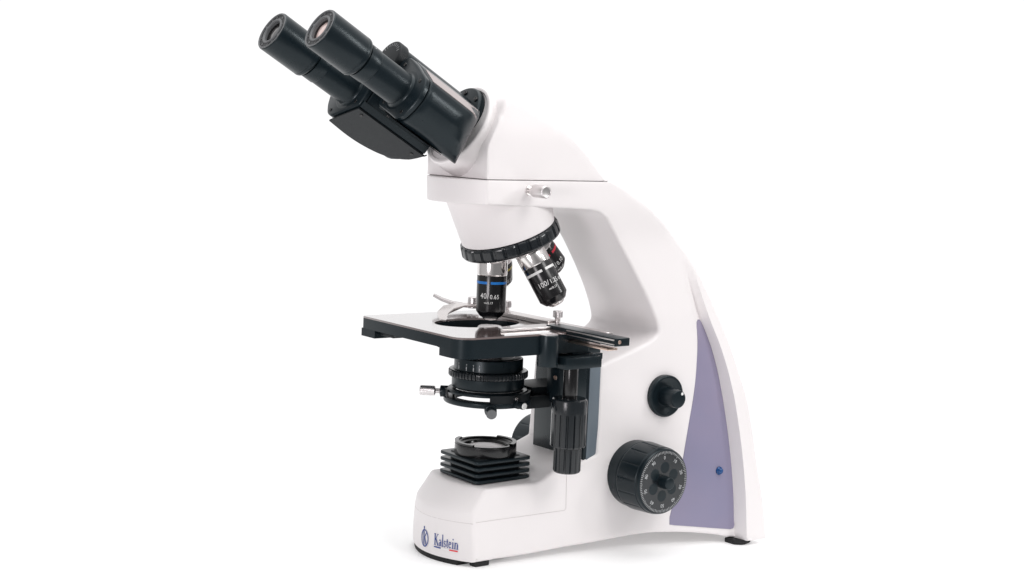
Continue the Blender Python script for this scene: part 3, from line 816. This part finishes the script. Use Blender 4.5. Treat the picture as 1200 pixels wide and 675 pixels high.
def thumb(d, r0, z, neck, body, rad, m_, name='centring_screw', m2=None):
    d = Vector(d).normalized(); o = d * r0 + Vector((0, 0, z))
    k = finish(name, L(rnd([(rad * .5, -3), (rad * .5, neck), (rad * .85, neck + .4), (rad, neck + 1), (rad, neck + body), (rad * .85, neck + body + .7), (.01, neck + body + .7)], .25), o, d, seg=48, ridge=flutes(24, .18, .5, rings=range(9, 14))), m_, ch)
    finish('screw_block', L(rnd([(.01, -5), (rad * 1.15, -5), (rad * 1.15, 1.2), (rad * .6, 1.8)], .3), o, d, seg=24), BLACK, k)
    return k
thumb((-.78, .62, 0), 36.5, 98.5, 5, 12, 4.0, ALU)
thumb((-.52, -.85, -.08), 36, 93.6, 1.5, 8, 4.2, BLACK)
bm_o = thumb((.10, -.99, -.03), 36, 96.0, 1, 6, 3.0, BLACK)
k2 = Vector((-.52, -.85, -.08)).normalized()
finish('screw_face', L([(.01, .1), (3.6, .1), (3.9, -.3)], k2 * (36 + 10.3) + Vector((0, 0, 93.6)), k2, seg=32), EYERING, ch)
k3 = Vector((.10, -.99, -.03)).normalized()
finish('screw_face', L([(.01, .1), (2.3, .1), (2.7, -.3)], k3 * (36 + 7.8) + Vector((0, 0, 96)), k3, seg=32), INKW, ch)
screw('screw', (-2 + 4, -35.8, 99.6), (.05, -1, 0), 1.5, ch, CHROME, .6)

# ---- illuminator
a_ = 27.0
il = finish('illuminator', plate(rrect(-21, 21, -21, 21, 4), 30.5, 50.2, bev=.4), BLACKM, root)
for k in range(4):
    z1 = 49.8 - 5.05 * k
    finish('cooling_fin', plate(rrect(-a_, a_, -a_, a_, 4.5), z1 - 2.5, z1, bev=.45), BLACK, il)
finish('lamp_collar', L(rnd([(18.6, 50), (24.9, 50), (24.9, 58.2), (24.2, 58.9), (21.4, 58.9), (20.6, 58.2), (20.2, 57.2), (18.4, 56.6), (17.6, 54.0)], .3), seg=96, cap=False,
       ridge=None), BLACKG, il)
bm = bmesh.new()
for a0, a1 in ((205, 300), (25, 120)):
    lathe(bm, [(21.6, 58.8), (24.88, 58.8), (24.88, 60.2), (21.6, 60.2), (21.6, 58.8)], seg=24, cap=False, a0=math.radians(a0), a1=math.radians(a1))
finish('bayonet_rim', bm, BLACKG, il)
finish('field_lens', L([(18.2, 54.4), (14, 55.6), (9, 56.5), (4, 57), (.01, 57.1)], seg=64), FROST, il)

# ---- focus knobs
def focus_knob(s):
    kx, kz, y0, y1 = 116.0, 31.6, -46.0, -85.5
    d = Vector((0, s, 0))
    def P(y): return Vector((kx, -s * y, kz))
    Ln = y0 - y1
    b = finish('coarse_focus_knob', L([(20, 0), (27.5, 0), (27.6, 12.0), (27.0, 12.6), (27.0, 13.6), (28.2, 14.4), (28.4, 15.2), (28.4, 16), (27.6, 32.5), (27.4, 35.2), (26.9, 35.9), (26.9, 37.2), (26.6, 38.6), (25.6, 39.4), (24, 39.5)], (kx, s * 46, kz), d, seg=192,
               ridge=flutes(14, .55, .10, phase=.3, rings=(7, 8))), BLACK, root, angle=25)
    return b, d
near, dn = focus_knob(-1)
far, df = focus_knob(1)
# near dial face with six finger dimples
fc = Vector((116.0, -85.5, 31.6))
bm = bmesh.new()
DIMC = [Vector((11.6 * math.cos(math.radians(85 + 60 * k)), 11.6 * math.sin(math.radians(85 + 60 * k)))) for k in range(6)]
DR = 4.7
pts = []
for k in range(1, 14):
    r = 25.4 * k / 13
    pts += [q for q in (Vector((r * math.cos(2 * PI * i / 72), r * math.sin(2 * PI * i / 72))) for i in range(72) if k > 4 or i % 3 == 0) if all((q - c).length > DR + .5 for c in DIMC)]
for c in DIMC:
    pts.append(c.copy())
    for t in (.2, .4, .58, .74, .87, .95, 1.0, 1.06):
        pts += [c + Vector((math.cos(2 * PI * i / 32), math.sin(2 * PI * i / 32))) * DR * t for i in range(32)]
pts.append(Vector((0, 0)))
v2, e2, f2 = delaunay_2d_cdt(pts, [], [], 0, 1e-6)[:3]
def dial_depth(p):
    q = min((p - c).length for c in DIMC) / DR
    return 3.2 * math.sqrt(max(0, 1 - q * q)) if q < 1 else 0
vv = [bm.verts.new((fc.x + p.x, fc.y + dial_depth(p) - .05, fc.z + p.y)) for p in v2]
for f in f2: bm.faces.new([vv[i] for i in f])
dial = finish('fine_focus_dial', bm, DIALB, near, angle=65)
bm = bmesh.new()
def on_dial(r, a): return Vector((fc.x + r * math.cos(a), fc.y - .22, fc.z + r * math.sin(a)))
for i in range(100):
    a = PI / 2 - 2 * PI * i / 100; w = .0075; r0 = 22.2 if i % 10 == 0 else (22.7 if i % 5 == 0 else 23.2)
    bm.faces.new([bm.verts.new(q) for q in (on_dial(r0, a - w * 1.1), on_dial(25.1, a - w), on_dial(25.1, a + w), on_dial(r0, a + w * 1.1))])
finish('dial_marks', bm, INKG, near, smooth=False)
bm = bmesh.new()
for i in range(10):
    a = PI / 2 - 2 * PI * i / 10
    b2 = text_mesh(str(i * 10), 3.9, bold=.02); w_ = width(b2)
    for v in b2.verts:
        x, y = v.co.x - w_ / 2, v.co.y + 18.4
        c, s_ = math.cos(a - PI / 2), math.sin(a - PI / 2)
        v.co = Vector((fc.x + x * c - y * s_, fc.y - .22, fc.z + x * s_ + y * c))
    merge(bm, b2)
finish('dial_numbers', bm, INKG, near, smooth=False)
finish('fine_focus_knob', L(rnd([(5.6, -1), (5.4, 0), (5.0, 7.6), (4.5, 8.3), (.01, 8.4)], .3), fc, (0, -1, 0), seg=40), BLACK, near)

# ---- brightness knob
bc = Vector((145.2, -50.6, 93.8))
fk = finish('brightness_knob', L(rnd([(17.4, -9), (17.6, 1.6), (17.5, 2.7), (16.6, 3.3), (15.4, 3.3), (10.2, 1.6), (9.2, 1.4), (5, 1.4)], .35), bc, (-.05, -1, 0), seg=72), BLACK, root)
kn = finish('knob_cap', L(rnd([(8.4, 1), (8.2, 2), (7.5, 17.6), (6.9, 18.3), (.01, 18.4)], .35), bc, (-.05, -1, 0), seg=64), BLACK, fk)
p = bc + Vector((-.9 + 3.2, -18.5, 4.4))
finish('pointer_dot', L([(1.25, -.3), (1.25, .12), (.01, .14)], p, (-.05, -1, 0), seg=20), INKW, fk)
